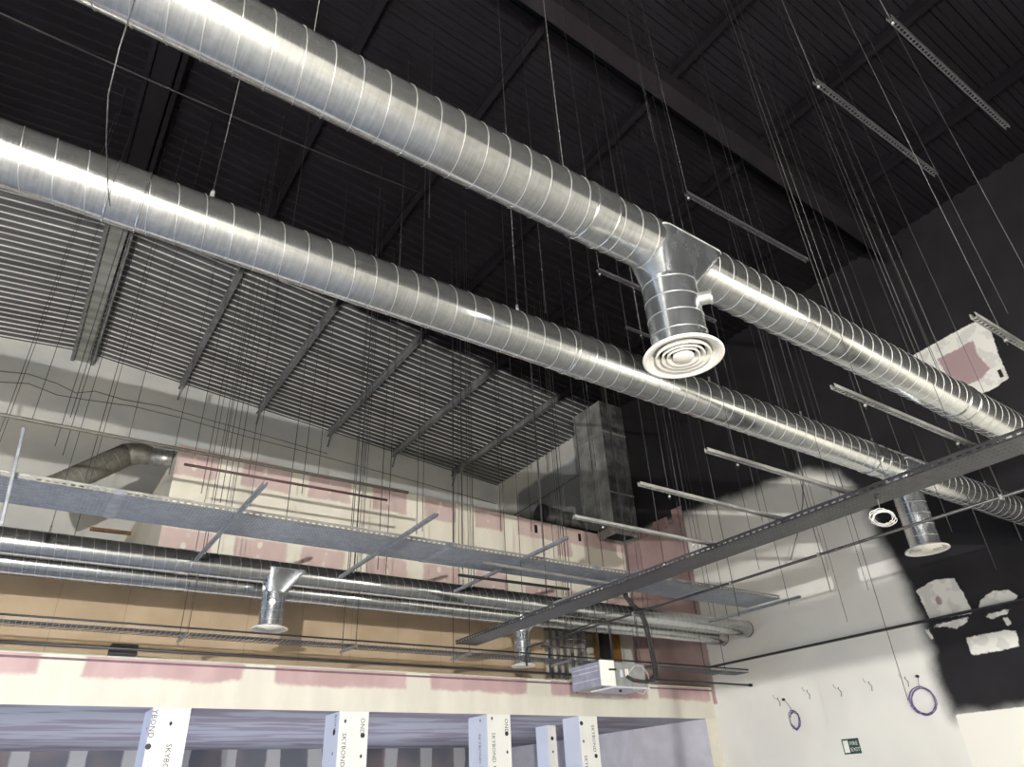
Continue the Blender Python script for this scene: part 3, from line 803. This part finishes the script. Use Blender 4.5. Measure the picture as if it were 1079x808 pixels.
# elbow duct near the back wall
root = empty('wrapped_duct', (1.2, 17.3, 9), 'grey wrapped round duct rising and bending onto the pink box', 'duct')
yy = 17.2
P0, P1, P2, P3 = at(60,512,1,yy), at(140,477,1,yy), at(158,480,1,yy), at(194,486,1,yy)
mb = MB(); mb.tube([P0+Vector((-0.3,0,-0.2)), P0, P1+Vector((-0.1,0,-0.06))], 0.27, 32); part(mb, 'rising_pipe', M['elbow'], root)
mb = MB(); mb.tube([P1+Vector((-0.14,0,-0.09)), P1+Vector((0.0,0,-0.03)), P1.lerp(P2,0.5)+Vector((0,0,0.01)), P2], [0.27,0.265,0.24,0.22], 32); part(mb, 'bend', M['elbow'], root)
mb = MB(); mb.tube([P2-Vector((0.02,0,0)), P3], 0.2, 32); part(mb, 'level_pipe', M['foil'], root)
mb = MB(); dd = (P1-P0).normalized(); 
for t in (0.1, 0.26, 0.42, 0.58, 0.74):
    c0 = P0.lerp(P1, t); mb.tube([c0, c0+dd*0.012], 0.275, 28, caps=False)
part(mb, 'seam_rings', M['strut'], root)
# brown timber at the side wall foot
mb = MB(); a = at(95,557,1,20.0); b = at(138,562,1,20.0); mb.bar(a, b, 0.1, 0.08)
tag(mb.build('timber_batten', M['brown']), 'short brown timber batten low on the back wall at left', 'timber')

# ================================================================== COLUMNS with printed film
def text_mesh(s, size):
    cu = bpy.data.curves.new('lettering', 'FONT'); cu.body = s; cu.size = size; cu.resolution_u = 2
    cu.space_character = 1.05
    ob = bpy.data.objects.new('tmp', cu); COL.objects.link(ob)
    bpy.context.view_layer.update()
    dg = bpy.context.evaluated_depsgraph_get()
    me = bpy.data.meshes.new_from_object(ob.evaluated_get(dg)); me.name = 'lettering'
    bpy.data.objects.remove(ob); bpy.data.curves.remove(cu)
    me.materials.clear(); return me
def put_text(s, size, O, dx, dy, root, mat, name='lettering', nrm=None, stretch=1.0):
    """text baseline starts at O (world), running along dx, letter tops towards dy"""
    me = text_mesh(s, size); dx = Vector(dx).normalized()*stretch; dy = Vector(dy).normalized(); dz = dx.cross(dy).normalized()
    Mx = Matrix(((dx.x, dy.x, dz.x, O[0]), (dx.y, dy.y, dz.y, O[1]), (dx.z, dy.z, dz.z, O[2]), (0,0,0,1)))
    off = Vector((0,0,0)); r = root
    while r is not None: off += r.location; r = r.parent
    me.transform(Matrix.Translation(-off) @ Mx); me.materials.append(mat)
    o = bpy.data.objects.new(name, me); COL.objects.link(o); o.parent = root; return o
cl = ['at the lower left of the photo', 'second from the left', 'third from the left', 'fourth from the left, right of the narrow inner one']
def column(x0, x1, y0, y1, label, marks, sidemarks=()):
    root = empty('clad_column', ((x0+x1)/2, (y0+y1)/2, 0), label, 'column', 'columns wrapped in white printed film')
    mb = MB(); mb.box(x0, y0, 0, x1, y1, ZO-0.002); part(mb, 'shaft', M['clad'], root)
    mb = MB(); mb.box(x0-0.004, y0+0.006, 0, x0-0.001, y1, ZO-0.004); part(mb, 'side_film', M['cladside'], root, 'side with painted bluish shade')
    n_disc = MB(); any_ = False
    for (fx, kind, z) in marks:
        x = x0+(x1-x0)*fx; y = y0-0.004
        if isinstance(kind, str) and kind not in 'od':
            put_text(kind, 0.118, (x-0.04, y, z), (0,0,-1), (1,0,0), root, M['ink'])
        elif kind == 'o':
            n_disc.tube([(x, y, z), (x, y0, z)], 0.045, 16); any_ = True
        else:
            n_disc.face([(x-0.028,y,z),(x,y,z-0.042),(x+0.028,y,z),(x,y,z+0.042)]); any_ = True
    for (fy, kind, z) in sidemarks:
        yy_ = y0+(y1-y0)*fy; x = x0-0.007
        if kind == 'o': n_disc.tube([(x, yy_, z), (x0, yy_, z)], 0.055, 16)
        elif kind == 'd': n_disc.face([(x,yy_-0.028,z),(x,yy_,z+0.042),(x,yy_+0.028,z),(x,yy_,z-0.042)])
        else: put_text(kind, 0.118, (x, yy_+0.04, z), (0,0,-1), (0,-1,0), root, M['ink'])
    part(n_disc, 'printed_mark', M['ink'], root)
T = 'SKYBOND'
column(2.28, 2.87, YF-0.01, YF+0.7, 'white film wrapped column '+cl[0],
       [(0.06,'YBOND',3.17),(0.05,'o',2.62),(0.52,'d',2.96),(0.58,T,2.66),(0.58,'o',1.98),(0.15,'d',2.3)], [(0.3,'d',2.9)])
column(5.53, 6.12, YF-0.01, YF+0.7, 'white film wrapped column '+cl[1],
       [(0.2,'d',3.03),(0.2,T,2.83),(0.2,'o',2.13),(0.80,'OND',3.09),(0.82,'o',2.79),(0.80,'d',2.44),(0.80,T,2.16)], [(0.25,'BOND',3.16),(0.3,'o',2.86),(0.3,'d',2.5)])
column(8.82, 9.41, YF-0.01, YF+0.75, 'white film wrapped column '+cl[2],
       [(0.2,'d',3.12),(0.25,T,2.85),(0.27,'o',2.18),(0.82,'OND',3.12),(0.82,'o',2.83),(0.82,'d',2.48),(0.84,T,2.2)], [(0.35,'d',3.1),(0.4,T,2.85),(0.4,'o',2.18)])
column(11.32, 11.86, YF-0.01, YF+0.6, 'white film wrapped column '+cl[3],
       [(0.12,'o',3.05),(0.15,'d',2.68),(0.2,T,2.4),(0.72,T,3.02),(0.76,'o',2.38),(0.8,'d',2.02)])
column(11.88, 12.14, 15.8, 16.3, 'narrow grey film wrapped column set back inside the opening',
       [(0.5,'o',2.9),(0.5,'d',2.6),(0.5,'o',2.2)])

# ================================================================== RIGHT WALL ITEMS
s = empty('fire_exit_sign', (XW-0.01, 10.17, 2.28), 'small dark green FIRE EXIT sign on the white right wall', 'sign')
mb = MB(); mb.box(XW-0.014, 9.96, 2.13, XW-0.002, 10.37, 2.43); part(mb, 'sign_board', M['green'], s)
mb = MB(); mb.box(XW-0.018, 10.22, 2.16, XW-0.0145, 10.345, 2.40); part(mb, 'door_symbol', M['paper'], s)
put_text('FIRE', 0.105, (XW-0.018, 10.19, 2.30), (0,-1,0), (0,0,1), s, M['paper'])
put_text('EXIT', 0.105, (XW-0.018, 10.19, 2.18), (0,-1,0), (0,0,1), s, M['paper'])
def coil(c, R, nrm, label, mat, loops, hook, rad=0.008, jitter=0.03, name='cable_coil'):
    c = Vector(c); nrm = Vector(nrm).normalized(); a = nrm.cross(Vector((0,0,1))).normalized(); b = a.cross(nrm)
    root = empty(name, tuple(c), label, 'cable')
    mb = MB(); pts = []
    N = 28*loops
    for i in range(N):
        t = 2*PI*i/28; k = i//28; rr = R*(1+random.uniform(-jitter, jitter)*0.5+0.05*(math.sin(k*2.1)))
        pts.append(c+a*(rr*math.cos(t)+0.02*math.sin(k*1.9))+b*(rr*math.sin(t)-0.015*math.cos(k*2.3))+nrm*(0.015*math.sin(k*1.3)))
    mb.tube(pts, rad, 6); part(mb, 'coiled_cable', mat, root)
    if hook:
        mb = MB(); mb.tube([hook, c+b*R], rad*0.8, 5); part(mb, 'cable_tail', M['cableg'], root)
        mb = MB(); mb.tube([Vector(hook)+nrm*0.0, Vector(hook)+nrm*0.05], 0.03, 10); part(mb, 'hook', M['ink'], root)
    return root
coil((XW-0.05, 11.42, 2.93), 0.19, (-1,0.35,0), 'small coil of purple cable hung low on the right wall, left one of two', M['purple'], 5, (XW-0.03, 11.6, 3.40), jitter=0.25)
coil((XW-0.05, 8.26, 2.97), 0.25, (-1,0,0), 'larger coil of purple cable hung on the right wall beside the black paint', M['purple'], 5, (XW-0.03, 8.22, 3.44), jitter=0.06)
coil((7.22, 3.55, 3.95), 0.105, (-0.75,-0.5,0.45), 'coil of white cable hanging below the long diagonal tray', M['cablew'], 6, (7.25, 3.56, 4.19), rad=0.0045, jitter=0.12)
for i, (u_, v_) in enumerate(((819,735),(850,727),(883,724),(915,718),(953,713))):
    p = at(u_, v_, 0, XW-0.02)
    mb = MB(); mb.tube([(XW-0.001, p.y, p.z), (XW-0.03, p.y-0.0, p.z-0.03), (XW-0.025, p.y-0.05, p.z-0.1), (XW-0.03, p.y-0.03, p.z-0.2)], 0.009, 5)
    mb.tube([(XW-0.001, p.y+0.12, p.z+0.08), (XW-0.02, p.y+0.1, p.z+0.02), (XW-0.02, p.y+0.06, p.z-0.02)], 0.005, 5)
    tag(mb.build('cable_tail', M['cableg']), f'{ORD[i]} short cable tail from the left on the white right wall', 'cable', 'cable tails in a row on the right wall')
mb = MB(); p = at(1055,393,0,XW-0.01); mb.box(XW-0.012, p.y-0.02, p.z-0.09, XW-0.002, p.y+0.05, p.z+0.09)
tag(mb.build('wall_opening', M['hole']), 'tiny dark slot in the pale patch high on the black wall', 'slot')
for i, (u_, v_) in enumerate(((565,557),(611,566))):
    p = at(u_, v_, 1, YM-0.01); mb = MB(); mb.box(p.x-0.06, YM-0.008, p.z-0.13, p.x+0.05, YM-0.001, p.z+0.12)
    tag(mb.build('board_slot', M['hole']), ('left' if i == 0 else 'right')+' dark vertical slot in the pink board below the flexible duct', 'slot', 'dark slots in the pink board')
# torn board pieces along the pink right wall top
for i, (y0_, y1_, h) in enumerate(((15.3,16.2,0.1),(14.4,15.0,0.16),(13.75,14.15,0.3))):
    mb = MB(); mb.box(XW-0.035, y0_, 8.62, XW-0.002, y1_, 8.8+h)
    tag(mb.build('board_offcut', M['pinkedge']), 'pink board edge sticking up at the top of the right wall, '+('left piece','middle piece','right piece')[i], 'board', 'pink board edges on the right wall')
# dark box on the fascia
mb = MB(); p = at(130,684,1,13.75); mb.box(p.x-0.2, 13.6, 3.98, p.x+0.2, 13.9, 4.12)
o = mb.build('small_box', M['hole']); tag(o, 'small dark box standing on the fascia edge below the wire basket tray', 'box')
mb = MB(); mb.box(p.x-0.21, 13.59, 3.965, p.x+0.21, 13.91, 3.98); mb.build('base_plate', M['ink'], o)

# ================================================================== LOOSE CABLES AND WIRES
def sag(a, b, s, n=14):
    a = Vector(a); b = Vector(b)
    return [a.lerp(b, i/n)+Vector((0,0,-s*4*(i/n)*(1-i/n))) for i in range(n+1)]
cond([tuple(at(142,0,1,2.3)), tuple(at(126,50,1,2.35)), tuple(at(114,100,1,2.5)), tuple(at(112,150,1,2.7)), tuple(at(114,200,1,3.1)), tuple(at(116,217,1,3.3))], 0.0028, 'loose_wire', 'loose wire hanging in a curve in front of the second duct at upper left', 'wire', M['rod'])
cond(sag((-2.4, 6.0, 8.5), (4.5, 9.0, 12.0), 0.1), 0.009, 'loose_wire', 'thin wire slanting across the black ceiling at upper left', 'wire', M['rod'])
cond([tuple(at(x, y, 0, 15.0)) for x, y in ((833,462),(840,475),(846,500),(846,530),(841,560),(833,590))], 0.016, 'loose_wire', 'grey wire dangling in a curve in front of the white right wall', 'wire', M['cableg'])
cond([tuple(at(x, y, 1, YB-0.06)) for x, y in ((-10,390),(30,394),(60,404),(80,414),(100,412),(130,421),(170,428),(230,445),(290,462),(345,478))], 0.015, 'wall_cable', 'upper thin cable clipped across the grey back wall', 'cable', M['cableg'])
cond([tuple(at(x, y, 1, YB-0.06)) for x, y in ((-10,402),(30,404),(60,416),(90,421),(140,428),(190,440),(260,460),(330,478),(430,505),(523,531))], 0.015, 'wall_cable', 'lower thin cable clipped across the grey back wall', 'cable', M['cableg'])
cond([(XW-0.04, 23.5, at(527,531,0,XW).z-0.9), (XW-0.04, 17.3, 11.9)], 0.03, 'wall_cable', 'dark pipe along the upper right wall left of the tall square duct', 'pipe', M['cableg'])
# extra free rods hanging in front of back wall and ceiling
k = 0
for (u_, v_, y_) in sorted(((58,470,15),(66,480,15.2),(90,505,15.1),(74,440,14.6),(178,500,15.5),(205,480,15.6),(212,520,15.4),(232,530,14.8),(243,540,15.2),(262,500,15.6),
                     (300,560,14.5),(318,520,15.7),(367,620,13.2),(383,520,15.7),(398,600,13.4),(405,640,13.2),(445,560,15.2),(478,590,14.6),(487,600,14.8),(500,640,13.2),(528,560,15.2),(535,640,13.2),
                     (560,560,15.4),(600,640,13.2))):
    p = at(u_, v_, 1, y_); k += 1
    rod(p.x, y_, p.z, f'{ORD[k-1]} free hanging thin rod from the left against the pale walls', r=0.008, foot=False, group='free hanging rods')
k = 0
for (u_, v_, y_) in sorted(((873,600,6.5),(893,655,6.5),(915,622,7.5),(957,738,5.0),(1003,560,4.0),(848,560,8.0),(800,600,8.5),(1040,420,2.6),(1062,330,2.2),(930,400,3.4),(968,380,3.2),(1050,600,3.7),(690,150,4.2),(575,330,6.2),(452,230,7.4),(420,300,8.0))):
    p = at(u_, v_, 1, y_); k += 1
    rod(p.x, y_, p.z, f'{ORD[k-1]} loose thin rod from the left under the black ceiling', r=0.0055, foot=False, group='loose rods under the black ceiling')

# ================================================================== LIGHTS
def light(name, typ, loc, power, color=(1,1,1), size=0.3, rot=None, target=None, sy=None, spot=None):
    l = bpy.data.lights.new(name, typ); l.energy = power; l.color = color
    if typ == 'AREA':
        l.size = size
        if sy: l.shape = 'RECTANGLE'; l.size_y = sy
    else: l.shadow_soft_size = size
    o = bpy.data.objects.new(name, l); COL.objects.link(o); o.location = loc
    if target is not None: o.rotation_euler = (Vector(target)-Vector(loc)).to_track_quat('-Z', 'Y').to_euler()
    if spot: l.spot_size = spot; l.spot_blend = 0.6
    return o
light('work_light_left', 'POINT', (-3.8, -6.0, 1.95), 13800, (1, 0.98, 0.945), 0.03)
light('work_light_right', 'POINT', (11.0, -2.2, 2.3), 1200, (1, 0.98, 0.94), 0.2)
light('back_wall_fill', 'POINT', (-5.5, 19.0, 6.9), 260, (1, 0.97, 0.92), 0.4)  # added to brighten the back wall; no lamp is known there
light('daylight_door', 'AREA', (-8.8, 11.0, 1.9), 520, (0.5, 0.66, 1.0), 8, target=(4, 11.2, 2.2), sy=3.2)
light('inner_fill', 'AREA', (5.0, 18.0, 0.2), 330, (0.86, 0.90, 1.0), 14, target=(5.0, 18.01, 3), sy=6)  # added upward fill to brighten the soffit inside the openings
light('floor_glow_left', 'AREA', (-2.5, 5, 0.05), 130, (0.38, 0.58, 1.0), 12, target=(-2.5, 5.01, 10), sy=16)
light('floor_glow_right', 'AREA', (9.7, 4, 0.05), 70, (0.78, 0.88, 1.0), 11.5, target=(9.7, 4.01, 10), sy=18)

# scaffold board added out of view: it shades a long band of the right wall
r = empty('shade_board', (-0.5, -3.4, 0), 'added unseen scaffold board on two steel uprights standing behind the photographer', 'blocker')
mb = MB(); mb.box(-0.53, -4.5, 2.275, -0.47, -2.42, 2.535); part(mb, 'board', M['brown'], r)
mb = MB(); mb.box(-0.52, -4.5, 2.63, -0.48, -2.42, 2.68); mb.box(-0.52, -4.5, 2.78, -0.48, -2.42, 2.81); part(mb, 'shade_strip', M['strut'], r)
for y in (-4.5, -2.44): 
    mb = MB(); mb.tube([(-0.5, y, 0), (-0.5, y, 2.85)], 0.024, 10); part(mb, 'upright', M['strut'], r)

w = bpy.data.worlds.new('world'); SC.world = w; w.use_nodes = True
w.node_tree.nodes['Background'].inputs[0].default_value = (0.6, 0.65, 0.8, 1); w.node_tree.nodes['Background'].inputs[1].default_value = 0.02
SC.view_settings.view_transform = 'Standard'; SC.view_settings.look = 'None'; SC.view_settings.exposure = 0.0
print('rods', ROD_N, 'objects', len(bpy.data.objects))
